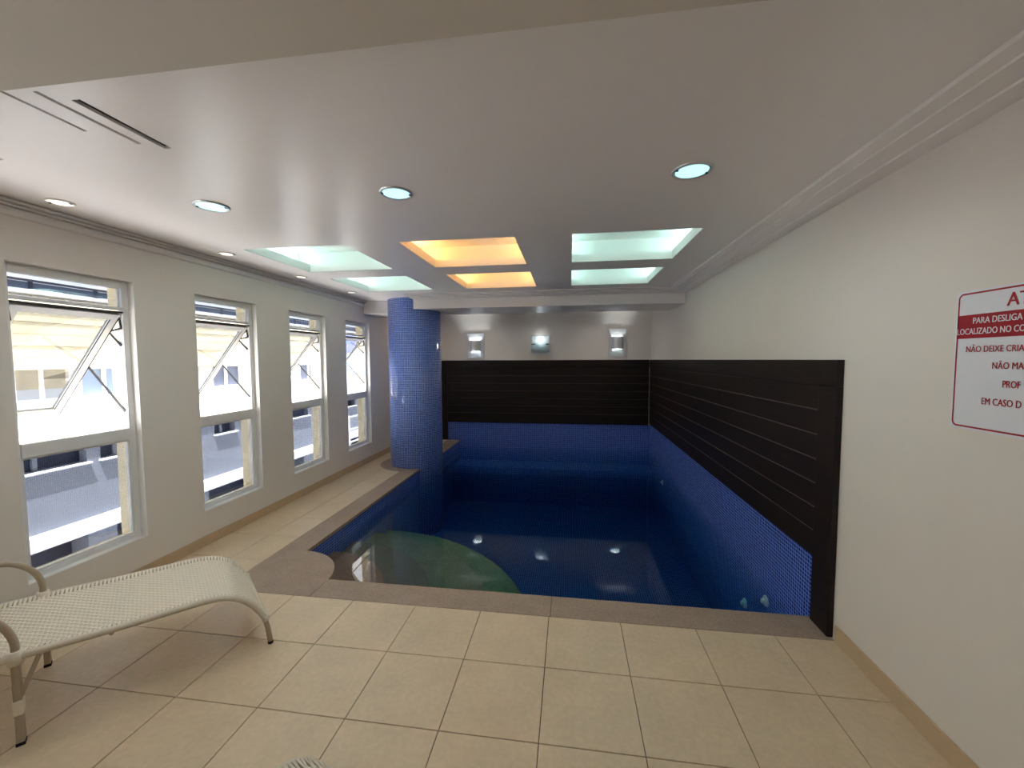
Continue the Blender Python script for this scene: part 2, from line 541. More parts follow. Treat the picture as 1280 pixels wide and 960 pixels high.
for h in slots:
    o = box('air_slot', 'slot', (h[0] - 0.004, h[1] + 0.004, h[2] - 0.004, h[3] + 0.004, ZC + 0.012, ZC + 0.07))
    lab = {0: 'thin dark air slot in the ceiling, first of the parallel three from the windows', 1: 'thin dark air slot in the ceiling, middle of the parallel three',
           2: 'wide dark air slot in the ceiling, nearest the room centre of the three', 3: 'brown ceiling opening cut off by the left edge of the photo'}[slots.index(h)]
    tag(o, lab, 'vent', 'ceiling air slots')
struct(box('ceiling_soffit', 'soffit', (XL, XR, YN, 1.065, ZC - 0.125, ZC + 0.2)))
struct(box('ceiling_roof', 'white', (XL - 0.5, XR + 0.5, YN - 0.5, YB + 0.5, 3.1, 3.3)))
# stepped mouldings
rm = MB()
for x0, z in ((1.30, 0.018), (1.37, 0.027), (1.478, 0.037)):
    rm.box(x0, XR, 1.06, 5.97, ZC - z, ZC + 0.02)
struct(rm.build('trim_2', 'ceiling'))
fm = MB()
for y0, z in ((5.625, 0.016), (5.70, 0.024), (5.81, 0.032)):
    fm.box(-2.35, XR, y0, 6.0, ZC - z, ZC + 0.02)
struct(fm.build('trim_3', 'ceiling'))
lm = MB()
for x1, z in ((-3.203, 0.018), (-3.236, 0.036), (-3.258, 0.054)):
    lm.box(XL, x1, 1.06, 6.2, ZC - z, ZC - z + 0.009)
    lm.box(XL, x1 - 0.02, 1.06, 6.2, ZC - z + 0.009, ZC - z + 0.0185)      # shadow gap above each step
cv = [(XL, ZC - 0.088)] + [(XL + 0.022 * math.sin(t), ZC - 0.054 - 0.034 * math.cos(t)) for t in [math.pi / 2 * k / 6 for k in range(1, 7)]] + [(XL, ZC - 0.054)]
for a, b in zip(cv[:-1], cv[1:]):
    lm.quad([(a[0], 1.06, a[1]), (a[0], 6.2, a[1]), (b[0], 6.2, b[1]), (b[0], 1.06, b[1])])
struct(lm.build('trim_4', 'ceiling'))
# beams across the far end
bb = MB()
bb.box(-2.36, XR, 5.97, 6.82, 2.455, ZC + 0.02)
bb.box(XL, -2.36, 6.22, 6.82, 2.43, ZC + 0.02)
struct(bb.build('ceiling_beam', 'ceiling'))
# skirtings
struct(box('baseboard_left', 'skirting', (XL, XL + 0.012, YN, YB, 0.0, 0.09), bevel=0.003))
struct(box('baseboard_right', 'skirting', (XR - 0.012, XR, YN, COP - 0.005, 0.0, 0.10), bevel=0.003))

# ------------------------------------------------------------------ windows
def make_window():
    r = empty('window_1', (XL, WY0, WZ0))
    struct(r)
    w, h = WW, WZ1 - WZ0
    xo, xi = -0.105, -0.056
    fw = 0.046
    zb = lambda z: z - WZ0
    f = MB()
    f.box(xo, xi, 0, fw, 0, h); f.box(xo, xi, w - fw, w, 0, h)
    f.box(xo, xi, fw, w - fw, 0, 0.036); f.box(xo, xi, fw, w - fw, h - 0.055, h)
    f.build('window_frame', 'alu', r, bevel=0.003)
    # white lining of the inner reveal
    s = MB()
    s.box(-0.056, 0.0, 0, w, -0.0005, 0.006); s.box(-0.056, 0, 0, 0.004, 0.006, h); s.box(-0.056, 0, w - 0.004, w, 0.006, h)
    s.build('reveal', 'white', r)
    box('mullion', 'alu', (xo, xi + 0.012, fw, w - fw, zb(1.085), zb(1.172)), r, bevel=0.003)
    box('hinge_rail', 'alu', (xo, xi + 0.004, fw, w - fw, zb(2.062), zb(2.085)), r, bevel=0.002)
    g = MB(); g.box(xo, xi + 0.006, fw, w - fw, zb(2.042), zb(2.054))
    g.build('track', 'black', r)
    for z0, z1, nm in ((zb(2.085), h - 0.055, 'pane'), (0.036, zb(1.085), 'pane')):
        box(nm, 'window_glass', (-0.083, -0.079, fw, w - fw, z0, z1), r)
    # glazing bead of the lower light
    b = MB()
    for (y0, y1, z0, z1) in ((fw, w - fw, 0.036, 0.054), (fw, w - fw, zb(1.085) - 0.014, zb(1.085)), (fw, fw + 0.014, 0.05, zb(1.085) - 0.014), (w - fw - 0.014, w - fw, 0.05, zb(1.085) - 0.014)):
        b.box(-0.078, -0.062, y0, y1, z0, z1)
    b.build('glazing_bead', 'alu', r)
    # projecting sash, hung from the top and pushed out
    ang = math.radians(39)
    L, t, sw = 0.97, 0.03, 0.05
    hx, hz = -0.086, zb(2.045)
    def T(y, l, n):        # l down the sash, n across its thickness (towards the room)
        return (hx - l * math.sin(ang) + n * math.cos(ang), y, hz - l * math.cos(ang) - n * math.sin(ang))
    def slab(mb, y0, y1, l0, l1, n0, n1):
        P = [T(y, l, n) for n in (n0, n1) for (y, l) in ((y0, l0), (y1, l0), (y1, l1), (y0, l1))]
        for q in ((0, 1, 2, 3), (7, 6, 5, 4), (0, 4, 5, 1), (1, 5, 6, 2), (2, 6, 7, 3), (3, 7, 4, 0)):
            mb.quad([P[k] for k in q])
    y0, y1 = fw + 0.008, w - fw - 0.008
    sb = MB()
    slab(sb, y0, y0 + sw, 0, L, 0, t); slab(sb, y1 - sw, y1, 0, L, 0, t)
    slab(sb, y0 + sw, y1 - sw, 0, 0.045, 0, t); slab(sb, y0 + sw, y1 - sw, L - 0.05, L, 0, t)
    sash = sb.build('sash', 'alu', r)
    pn = MB(); slab(pn, y0 + sw, y1 - sw, 0.045, L - 0.05, 0.012, 0.016)
    pn.build('sash_pane', 'window_glass', sash)
    hd = MB(); hm = (y0 + y1) / 2
    slab(hd, hm - 0.05, hm + 0.05, L - 0.04, L - 0.02, t, t + 0.03)
    hd.build('handle', 'alu', sash)
    gk = MB(); slab(gk, y1 - sw - 0.002, y1 - sw + 0.001, 0.045, L - 0.05, t - 0.006, t + 0.001); slab(gk, y1 - 0.005, y1 + 0.002, 0.02, L, t, t + 0.003)
    gk.build('gasket', 'black', sash)
    for yy in (y0 - 0.003, y1 + 0.004):
        st = MB()
        st.bar((-0.08, yy, zb(1.30)), T(yy, 0.50, 0.012), 0.006, 0.018)
        st.build('stay_arm', 'black', r)
        st = MB()
        st.bar(T(yy, 0.17, 0.01), (-0.08, yy, zb(1.80)), 0.006, 0.016)
        st.bar(T(yy, 0.02, 0.02), (-0.07, yy, zb(1.93)), 0.006, 0.014)
        st.bar((-0.07, yy, zb(1.93)), T(yy, 0.17, 0.01), 0.006, 0.014)
        st.build('hinge_link', 'black', r)
    return r
win = make_window()
n = 2
for k in (1, 2, 3, -1, -2, -3):
    c = copy_tree(win)
    c.name = 'window_%d' % n
    n += 1
    c.location = (XL, WY0 + WP * k, WZ0)

# ------------------------------------------------------------------ blue mosaic column
col = MB().cyl(CC[0], CC[1], ZP, ZC + 0.01, CR, n=72)
tag(struct(col.build('column', 'mosaic')), 'round column clad in blue mosaic at the pool edge', 'column')

# ------------------------------------------------------------------ dark wood panelling
def panelling(name, label, place, length, nplank_z, bottom_first, bottom_last):
    """along local x: 0..length, out of the wall local -y; place = (loc, rz)"""
    r = empty(name, place[0], place[1])
    tag(r, label, 'wall panel')
    T_ = 0.036
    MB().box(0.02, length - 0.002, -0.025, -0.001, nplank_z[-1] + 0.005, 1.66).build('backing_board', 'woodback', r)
    MB().box(0.0, length, -T_, -0.001, nplank_z[0], 1.672).build('top_rail', 'wood', r, bevel=0.003)
    if bottom_first is not None:
        MB().box(0, 0.145, -T_, -0.001, bottom_first, nplank_z[0]).build('stile', 'wood', r, bevel=0.003)
    x0 = 0.145 if bottom_first is not None else 0.0
    for za, zb_ in zip(nplank_z[:-1], nplank_z[1:]):
        MB().box(x0 + 0.004, length - 0.001, -T_ + 0.008, -0.012, zb_ + 0.003, za - 0.003).build('plank', 'wood', r, bevel=0.0015)
    return r
PZ = [1.515, 1.358, 1.201, 1.044, 0.890, 0.736, 0.583, 0.412]
# right wall: local x runs towards the back (+Y), local -y points to -X -> mirror by building from the near end
rp = panelling('wood_panelling', 'dark wood plank panelling along the right pool wall', ((XR, 0, 0), 0), 1, PZ, None, None)
for c in list(rp.children):
    bpy.data.objects.remove(c, do_unlink=True)
Y_A, Y_B = 2.610, YB - 0.038
TX = 0.036
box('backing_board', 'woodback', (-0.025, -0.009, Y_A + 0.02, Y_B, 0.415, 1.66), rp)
box('top_rail', 'wood', (-TX, 0.0, Y_A, Y_B, PZ[0], 1.672), rp, bevel=0.003)
box('stile', 'wood', (-TX, 0.0, Y_A, 2.787, 0.002, PZ[0]), rp, bevel=0.003)
for za, zb_ in zip(PZ[:-1], PZ[1:]):
    box('plank', 'wood', (-TX + 0.008, -0.012, 2.791, Y_B, zb_ + 0.003, za - 0.003), rp, bevel=0.0015)
panelling('wood_panelling', 'dark wood plank panelling on the far wall behind the column', ((-2.69, YB, 0), 0), XR - 0.04 + 2.69, PZ[:-1] + [0.38], 0.002, None)

# ------------------------------------------------------------------ lit ceiling coffers
def coffer(x0, x1, y0, y1, mat, label):
    r = empty('ceiling_coffer', ((x0 + x1) / 2, (y0 + y1) / 2, ZC))
    tag(r, label, 'ceiling light', 'recessed ceiling coffers')
    w, d = (x1 - x0) / 2, (y1 - y0) / 2
    e, ex_, lp, top = 0.13, 0.21, 0.085, 0.24
    b = MB()
    b.box(-w - ex_, -w, -d - e, d + e, 0.004, lp); b.box(w, w + ex_, -d - e, d + e, 0.004, lp)
    b.box(-w, w, -d - e, -d, 0.004, lp); b.box(-w, w, d, d + e, 0.004, lp)
    b.build('lip', 'white', r)
    b = MB()
    b.box(-w - ex_ - 0.02, -w - ex_, -d - e, d + e, 0.004, top); b.box(w + ex_, w + ex_ + 0.02, -d - e, d + e, 0.004, top)
    b.box(-w - ex_, w + ex_, -d - e - 0.02, -d - e, 0.004, top); b.box(-w - ex_, w + ex_, d + e, d + e + 0.02, 0.004, top)
    b.box(-w - ex_ - 0.02, w + ex_ + 0.02, -d - e - 0.02, d + e + 0.02, top, top + 0.02)
    b.build('chamber', 'white', r)
    for sx in (-1, 1):
        MB().tube([(sx * (w + 0.15), -d, lp + 0.018), (sx * (w + 0.15), d, lp + 0.018)], 0.015, 10).build('fluorescent_tube', mat, r)
    return r
names = [('aqua-lit recessed coffer by the windows, nearer of the two', 'tube_cool'), ('aqua-lit recessed coffer by the windows, next to the column', 'tube_cool'),
         ('amber-lit recessed coffer in the middle, nearer of the two', 'tube_warm'), ('amber-lit recessed coffer in the middle, next to the beam', 'tube_warm'),
         ('pale aqua-lit recessed coffer by the right wall, nearer of the two', 'tube_cool'), ('pale aqua-lit recessed coffer by the right wall, next to the beam', 'tube_cool')]
for c, (lab, mt) in zip(coffers, names):
    coffer(c[0], c[1], c[2], c[3], mt, lab)

# ------------------------------------------------------------------ recessed spots
def spot(x, y, r, mat, label, group, power=0.0, z=ZC, tint=(0.86, 0.98, 1.0)):
    s = empty('ceiling_spotlight', (x, y, z))
    tag(s, label, 'spotlight', group)
    t = MB()
    N = 32
    prof = [(r, 0.0), (r * 0.98, -0.008), (r * 0.86, -0.009), (r * 0.80, -0.003)]
    for a, b in zip(prof[:-1], prof[1:]):
        t.cyl(0, 0, a[1], b[1], a[0], b[0], N, caps=False)
    t.build('trim_ring', 'chrome' if r > 0.09 else 'white', s)
    d = MB().cyl(0, 0, -0.005, -0.002, r * 0.80, r * 0.80, N)
    d.build('lens', mat, s)
    for a in (0.3, 0.3 + math.pi):
        cx_, cy_ = r * 0.82 * math.cos(a), r * 0.82 * math.sin(a)
        MB().box(cx_ - 0.006, cx_ + 0.006, cy_ - 0.006, cy_ + 0.006, -0.011, -0.004).build('clip', 'black', s)
    if power > 0:
        ld = bpy.data.lights.new('lamp_light', 'SPOT')
        ld.energy = power
        ld.color = tint
        ld.spot_size = math.radians(178)
        ld.spot_blend = 1.0
        ld.shadow_soft_size = 0.06
        lo = bpy.data.objects.new('lamp_light', ld)
        COL.objects.link(lo)
        lo.parent = s
        lo.location = (0, 0, -0.03)
spot(0.606, 2.225, 0.098, 'spot_cool', 'large lit round spotlight nearest the right wall', 'large round spotlights', 13.0)
spot(-0.981, 2.263, 0.094, 'spot_cool', 'large lit round spotlight, middle of the row of three', 'large round spotlights', 13.0)
spot(-2.18, 2.281, 0.098, 'spot_cool', 'large lit round spotlight nearest the windows', 'large round spotlights', 13.0)
for x, sd in ((0.606, 'by the right wall'), (-0.981, 'in the middle'), (-2.18, 'by the windows')):  # unseen spotlights, added for extra light from behind the viewer
    spot(x, -0.9, 0.098, 'spot_cool', 'added large round spotlight in the lowered ceiling behind the viewer, ' + sd, 'added spotlights behind the viewer', 2.5, ZC - 0.125)
for x, sd in ((-1.5, 'left'), (0.55, 'right')):  # added lamps, hidden by the beam, to brighten the back wall
    spot(x, 7.45, 0.08, 'spot_cool', 'added round downlight over the far end of the pool, hidden behind the beam, ' + sd + ' one', 'added downlights behind the beam', 10.0, ZC, (1.0, 0.95, 0.88))
spot(-2.75, 7.3, 0.08, 'spot_off', 'added warm round downlight hidden behind the column and beam', 'added downlights behind the beam', 6.0, ZC, (1.0, 0.78, 0.58))  # added warm lamp, out of view, tinting the far left wall
for y, lab in ((2.09, 'small round downlight above the nearest window, left edge of the photo'), (3.284, 'small round downlight above the second window'),
               (4.297, 'small round downlight above the third window'), (5.373, 'small round downlight above the last window by the column')):
    spot(-3.01, y, 0.066, 'spot_off', lab, 'small downlights by the windows')

# ------------------------------------------------------------------ wall sconces
def sconce_light(parent, loc, power):
    ld = bpy.data.lights.new('lamp_light', 'POINT')
    ld.energy = power
    ld.color = (0.92, 0.98, 1.0)
    ld.shadow_soft_size = 0.03
    lo = bpy.data.objects.new('lamp_light', ld)
    COL.objects.link(lo)
    lo.parent = parent
    lo.location = loc
def plate_sconce(x0, x1, z0, z1, label):
    r = empty('wall_sconce', ((x0 + x1) / 2, YB, z0))
    tag(r, label, 'wall lamp', 'wall lamps above the far panelling')
    w, h = (x1 - x0), z1 - z0
    box('back_plate', 'chrome', (-w / 2, w / 2, -0.022, -0.002, 0, h), r, bevel=0.003)
    s = MB()
    rr = w * 0.30
    A = [math.pi + math.pi * k / 20 for k in range(21)]
    for o, zz0, zz1 in ((0, h * 0.29, h * 0.71),):
        for a, b in zip(A[:-1], A[1:]):
            for rad in (rr, rr - 0.006):
                s.quad([(rad * math.cos(a), -0.022 + rad * math.sin(a) * 0.9, zz0), (rad * math.cos(b), -0.022 + rad * math.sin(b) * 0.9, zz0),
                        (rad * math.cos(b), -0.022 + rad * math.sin(b) * 0.9, zz1), (rad * math.cos(a), -0.022 + rad * math.sin(a) * 0.9, zz1)], None, True)
    s.build('shade', 'chrome', r)
    MB().tube([(0, -0.075, h * 0.33), (0, -0.075, h * 0.45)], [0.03, 0.03], 12).build('bulb', 'bulb', r)
    sconce_light(r, (0, -0.085, h * 0.5), 7.0)
plate_sconce(-2.115, -1.750, 1.715, 2.225, 'brushed metal wall lamp with half-round shade, nearest the column')
plate_sconce(0.758, 1.092, 1.730, 2.280, 'brushed metal wall lamp with half-round shade, nearest the right wall')
r = empty('wall_sconce', (-0.585, YB, 1.81))
tag(r, 'square curved glass wall lamp, lit, middle of the three', 'wall lamp', 'wall lamps above the far panelling')
gm = MB()
W2, H2 = 0.18, 0.36
for k in range(12):
    a, b = -1 + 2 * k / 12, -1 + 2 * (k + 1) / 12
    ya, yb_ = -0.12 + 0.05 * a * a, -0.12 + 0.05 * b * b
    za, zb2 = 0.02 * a * a, 0.02 * b * b
    gm.quad([(a * W2, ya, za), (b * W2, yb_, zb2), (b * W2, yb_, H2 - 0.02 + zb2), (a * W2, ya, H2 - 0.02 + za)], None, True)
go = gm.build('glass_shade', 'shade_glass', r)
so = go.modifiers.new('solid', 'SOLIDIFY'); so.thickness = 0.006
eb = MB()
pth = lambda z0: [(a * W2, -0.12 + 0.05 * a * a, z0 + 0.02 * a * a) for a in [-1 + 2 * k / 12 for k in range(13)]]
eb.tube(pth(0.0), 0.006, 6); eb.tube(pth(H2 - 0.02), 0.006, 6)
for sx in (-1, 1):
    eb.tube([(sx * W2, -0.07, 0.02), (sx * W2, -0.07, H2)], 0.006, 6)
eb.build('shade_edge', 'chrome', r)
for sx in (-1, 1):
    MB().bar((sx * 0.11, -0.11, H2 * 0.5), (sx * 0.175, -0.08, H2 * 0.5), 0.02, 0.02).bar((sx * 0.12, -0.10, H2 * 0.5), (sx * 0.10, 0.0, H2 * 0.5), 0.012).build('clip', 'black', r)
box('back_plate', 'white', (-0.12, 0.12, -0.02, -0.001, 0.06, H2 - 0.06), r, bevel=0.003)
MB().tube([(0, -0.06, H2 * 0.45), (0, -0.06, H2 * 0.50), (0, -0.06, H2 * 0.70), (0, -0.06, H2 * 0.74)], [0.02, 0.045, 0.045, 0.02], 14).build('bulb', 'bulb_dim', r)
sconce_light(r, (0, -0.09, H2 * 0.80), 0.35)

# ------------------------------------------------------------------ warning sign
sg = empty('warning_sign', (XR, 1.93, 1.395))
tag(sg, 'white sign with red border and red lettering on the right wall', 'sign')
SW, SH = 0.68, 0.55
def rrect(w, h, r, inset, n=8):
    P = []
    for cx, cy, a in ((w - r, h - r, 0), (r, h - r, 90), (r, r, 180), (w - r, r, 270)):
        for k in range(n + 1):
            t = math.radians(a + 90 * k / n)
            P.append((cx + (r - inset) * math.cos(t), cy + (r - inset) * math.sin(t)))
    return P
def slab_x(mb, P, x0, x1):
    mb.quad([(x1, -p[0], p[1]) for p in P]); mb.quad([(x0, -p[0], p[1]) for p in reversed(P)])
    for i in range(len(P)):
        a, b = P[i], P[(i + 1) % len(P)]
        mb.quad([(x0, -a[0], a[1]), (x0, -b[0], b[1]), (x1, -b[0], b[1]), (x1, -a[0], a[1])])
bm_ = MB(); slab_x(bm_, rrect(SW, SH, 0.012, 0.0), -0.001, -0.004); bm_.build('board', 'sign', sg)
br_ = MB()
Po, Pi = rrect(SW, SH, 0.03, 0.008), rrect(SW, SH, 0.03, 0.0145)
for i in range(len(Po)):
    j = (i + 1) % len(Po)
    br_.quad([(-0.0046, -Po[i][0], Po[i][1]), (-0.0046, -Po[j][0], Po[j][1]), (-0.0046, -Pi[j][0], Pi[j][1]), (-0.0046, -Pi[i][0], Pi[i][1])])
br_.build('border', 'red', sg)
MB().box(-0.0046, -0.004, -(SW - 0.01), -0.01, 1.757 - 1.395, 1.850 - 1.395).build('red_band', 'red', sg)
def lettering(txt, y_start, z_base, cap, width, mat):
    cu = bpy.data.curves.new('lettering', 'FONT')
    cu.body = txt
    cu.size = 1.0
    cu.resolution_u = 3
    o = bpy.data.objects.new('lettering', cu)
    COL.objects.link(o)
    dg = bpy.context.evaluated_depsgraph_get()
    me = bpy.data.meshes.new_from_object(o.evaluated_get(dg))
    bpy.data.objects.remove(o)
    xs_ = [v.co.x for v in me.vertices]
    x0, x1 = min(xs_), max(xs_)
    sx, sz = width / (x1 - x0), cap / 0.70
    for v in me.vertices:
        v.co = Vector((-0.0052, -((v.co.x - x0) * sx), v.co.y * sz))
    bm = bmesh.new()                       # bold strokes: the outline repeated a hair to the side
    for dy in (-0.00075, 0.0, 0.00075):
        tmp = me.copy()
        tmp.transform(Matrix.Translation((dy * 0.1, dy * cap / 0.026, 0)))
        bm.from_mesh(tmp)
        bpy.data.meshes.remove(tmp)
    bm.to_mesh(me)
    bm.free()
    me.materials.clear()
    me.materials.append(M[mat])
    inst('lettering', me, sg, (0, y_start - 1.93, z_base - 1.395))
lettering('ATEN\u00c7\u00c3O', 1.733, 1.868, 0.048, 0.29, 'red')
lettering('PARA DESLIGA', 1.856, 1.814, 0.024, 0.178, 'sign')
lettering('LOCALIZADO NO CO', 1.919, 1.773, 0.024, 0.252, 'sign')
lettering('N\u00c3O DEIXE CRIA', 1.877, 1.703, 0.024, 0.212, 'red')
lettering('N\u00c3O MA', 1.771, 1.639, 0.025, 0.108, 'red')
lettering('PROF', 1.730, 1.571, 0.026, 0.060, 'red')
lettering('EM CASO D', 1.803, 1.502, 0.026, 0.140, 'red')

# ------------------------------------------------------------------ pool inlet fittings
def inlet(name, loc, rot, label):
    r = empty(name, loc)
    r.rotation_euler = rot
    tag(r, label, 'pool fitting', 'white pool inlets')
    MB().cyl(0, 0, 0.0, 0.012, 0.045, 0.038, 20).build('flange', 'plastic', r)
    MB().cyl(0, 0, 0.012, 0.035, 0.024, 0.018, 16).build('nozzle', 'plastic', r)
inlet('pool_inlet', (XR - 0.008, 3.42, -0.262), (0, -math.pi / 2, 0), 'white pool inlet just under water below the mosaic, nearest the coping')
inlet('pool_inlet', (XR - 0.008, 3.80, -0.512), (0, -math.pi / 2, 0), 'white pool inlet under water, second from the front coping')
inlet('pool_inlet', (XR - 0.008, 7.10, -0.405), (0, -math.pi / 2, 0), 'small white pool inlet at the far right end of the pool')

# ------------------------------------------------------------------ woven sun loungers
def catmull(P, n=6):
    out = []
    for i in range(len(P) - 1):
        p0, p1, p2, p3 = P[max(i - 1, 0)], P[i], P[i + 1], P[min(i + 2, len(P) - 1)]
        for k in range(n):
            t = k / n
            out.append(tuple(0.5 * ((2 * b) + (-a + c) * t + (2 * a - 5 * b + 4 * c - d) * t * t + (-a + 3 * b - 3 * c + d) * t ** 3) for a, b, c, d in zip(p0, p1, p2, p3)))
    out.append(tuple(P[-1]))
    return out
LW = 0.617
def make_lounger():
    r = empty('sun_lounger')
    RT = 0.016
    prof = catmull([(-1.0, 0.395), (-0.5, 0.395), (0.0, 0.395), (0.3, 0.383), (0.5, 0.379), (0.62, 0.377), (0.70, 0.371), (0.77, 0.353), (0.83, 0.316), (0.88, 0.264), (0.918, 0.205), (0.942, 0.155)], 6)
    for t in (0, LW):
        MB().tube([(s, t, z) for s, z in prof], RT, 12).build('side_rail', 'rail', r)
        foot = MB().tube([(0.940, t, 0.160), (0.952, t, 0.10), (0.963, t, 0.012)], 0.0135, 12).build('leg', 'frame', r)
        MB().tube([(0.9625, t, 0.014), (0.964, t, 0.0)], 0.0145, 12).build('rubber_foot', 'rubber', foot)
        MB().tube([(0.936, t, 0.180), (0.945, t, 0.148)], 0.019, 12).build('collar', 'rail', r)
        lg = MB().bar((0, t, 0.012), (0, t, 0.395), 0.034, 0.026, up=(1, 0, 0)).build('leg', 'frame', r, bevel=0.004)
        MB().bar((0, t, 0.0), (0, t, 0.014), 0.036, 0.028, up=(1, 0, 0)).build('rubber_foot', 'rubber', lg)
        MB().bar((0, t, 0.138), (0, t, 0.205), 0.041, 0.034, up=(1, 0, 0)).build('wrap', 'rattan', lg, bevel=0.005)
        MB().bar((0.008, t, 0.215), (0.072, t, 0.382), 0.020, 0.018).build('brace', 'frame', r)
        MB().tube([(0, t, 0.365), (0, t, 0.425)], 0.026, 12).build('collar', 'rattan', r)
        lg2 = MB().bar((-0.80, t, 0.012), (-0.80, t, 0.395), 0.034, 0.026, up=(1, 0, 0)).build('leg', 'frame', r, bevel=0.004)
        MB().bar((-0.80, t, 0.0), (-0.80, t, 0.014), 0.036, 0.028, up=(1, 0, 0)).build('rubber_foot', 'rubber', lg2)
        arm = catmull([(0.0, 0.40), (0.002, 0.45), (-0.010, 0.505), (-0.038, 0.560), (-0.09, 0.605), (-0.15, 0.622), (-0.30, 0.628), (-0.42, 0.60), (-0.46, 0.52), (-0.46, 0.40)], 5)
        MB().tube([(s, t, z) for s, z in arm], 0.0145, 12).build('armrest', 'frame', r)
    MB().tube([(0.944, 0, 0.170), (0.944, LW, 0.170)], 0.012, 10).build('cross_bar', 'rail', r)
    MB().tube([(0.30, 0, 0.365), (0.30, LW, 0.365)], 0.010, 8).build('cross_bar', 'frame', r)
    # arc-length points along the seat
    def weave(P, name, lift):
        acc = [0.0]
        for a, b in zip(P[:-1], P[1:]):
            acc.append(acc[-1] + math.dist(a, b))
        def at(d):
            d = min(max(d, 0), acc[-1])
            for i in range(len(P) - 1):
                if d <= acc[i + 1]:
                    k = (d - acc[i]) / max(acc[i + 1] - acc[i], 1e-9)
                    s, z = P[i][0] + (P[i + 1][0] - P[i][0]) * k, P[i][1] + (P[i + 1][1] - P[i][1]) * k
                    ds, dz = P[i + 1][0] - P[i][0], P[i + 1][1] - P[i][1]
                    l = math.hypot(ds, dz)
                    return s, z, -dz / l, ds / l
        pc, pl_ = 0.0168, 0.0168
        nc, nl = int(acc[-1] / pc), int((LW - 0.07) / pl_)
        t0 = (LW - (nl - 1) * pl_) / 2
        amp, th = 0.0022, 0.0012
        mb = MB()
        def ribbon(C, D, wd):       # centre points + normals, half width direction D
            prev = None
            for (p, nn) in C:
                p, nn, d = Vector(p), Vector(nn) * th, Vector(D(p)) if callable(D) else Vector(D)
                ringp = [p - d * wd + nn, p + d * wd + nn, p + d * wd - nn, p - d * wd - nn]
                if prev:
                    for k in range(4):
                        mb.quad([prev[k], prev[(k + 1) % 4], ringp[(k + 1) % 4], ringp[k]])
                prev = ringp
        for j in range(nl):          # strands along the lounger
            C = []
            for i in range(nc):
                s, z, ns, nz = at((i + 0.5) * pc)
                o = lift + amp * (1 if (i + j) % 2 else -1)
                C.append(((s + ns * o, t0 + j * pl_, z + nz * o), (ns, 0, nz)))
            ribbon(C, (0, 1, 0), 0.0053)
        for i in range(nc):          # strands across, wrapped over both rails
            s, z, ns, nz = at((i + 0.5) * pc)
            tg = (nz, 0, -ns)
            C = [((s + ns * 0.0155, 0.004, z + nz * 0.0155), (ns, 0, nz)), ((s + ns * 0.0125, 0.012, z + nz * 0.0125), (ns * .7, .7, nz * .7))]
            for j in range(nl):
                o = lift + amp * (-1 if (i + j) % 2 else 1)
                C.append(((s + ns * o, t0 + j * pl_, z + nz * o), (ns, 0, nz)))
            C += [((s + ns * 0.0125, LW - 0.012, z + nz * 0.0125), (ns * .7, -.7, nz * .7)), ((s + ns * 0.0155, LW - 0.004, z + nz * 0.0155), (ns, 0, nz))]
            ribbon(C, tg, 0.0050)
        o = mb.build(name, 'rattan', r)
        o['kind'] = 'stuff'
        return o
    weave([p for p in prof if p[0] > -0.17], 'woven_seat', 0.004)
    back = [(-0.20 - 0.80 * k / 20 * math.cos(math.radians(38)), 0.405 + 0.80 * k / 20 * math.sin(math.radians(38))) for k in range(21)][::-1]
    weave(back, 'woven_backrest', 0.004)
    for t in (0, LW):
        MB().tube([(back[0][0], t, back[0][1]), (back[-1][0], t, back[-1][1])], RT, 12).build('back_rail', 'rail', r)
    MB().tube([(back[0][0], 0, back[0][1]), (back[0][0], LW, back[0][1])], RT, 12).build('back_rail', 'rail', r)
    return r
LA = math.atan2(0.760, 0.650)
l1 = make_lounger()
l1.location = (-2.389, 1.384, 0)
l1.rotation_euler.z = LA
tag(l1, 'cream woven sun lounger with taupe metal legs standing below the nearest window', 'sun lounger', 'woven sun loungers')
l2 = copy_tree(l1)
l2.location = (-0.527, 0.228, 0)
l2.rotation_euler.z = LA + math.radians(25)
tag(l2, 'woven sun lounger whose foot end just peeks in at the bottom edge', 'sun lounger', 'woven sun loungers')

# ------------------------------------------------------------------ outside: building across the yard
XF = -8.0
gz = -3.2
tag(struct(box('ground', 'asphalt', (-60, XL - 0.24, -30, 60, gz - 0.2, gz))), 'paved yard between the two buildings', 'ground')
bd = empty('apartment_building', (XF, 8, gz))
tag(bd, 'white apartment building with cream siding across the yard, seen through the windows', 'building')
def ex(name, mat, b, parent=bd, bevel=0.0):
    x0, x1, y0, y1, z0, z1 = b
    return box(name, mat, (x0, x1, y0 - 8, y1 - 8, z0 - gz, z1 - gz), parent, bevel)
YE0, YE1 = 0.0, 26.0
ex('wall', 'ext_grey', (-0.4, -0.05, YE0, YE1, -1.18, 0.0))
ex('ledge', 'ext_white', (-0.4, 0.10, YE0, YE1, -1.18, -0.96))
ex('wall', 'ext_dark', (-0.5, -0.45, YE0, YE1, gz, -1.18))
for k in range(14):
    ex('pier', 'ext_grey', (-0.45, -0.1, YE0 + 1.9 * k, YE0 + 1.9 * k + 0.45, gz, -1.18))
    ex('railing', 'ext_white', (-0.10, -0.07, YE0 + 1.9 * k + 0.5, YE0 + 1.9 * k + 1.85, -1.75, -1.71))
strips = [(2.2, 3.6), (3.9, 5.72), (5.92, 6.55), (8.22, 8.80), (10.3, 11.6), (13.2, 14.4), (16.4, 18)]
ya = YE0
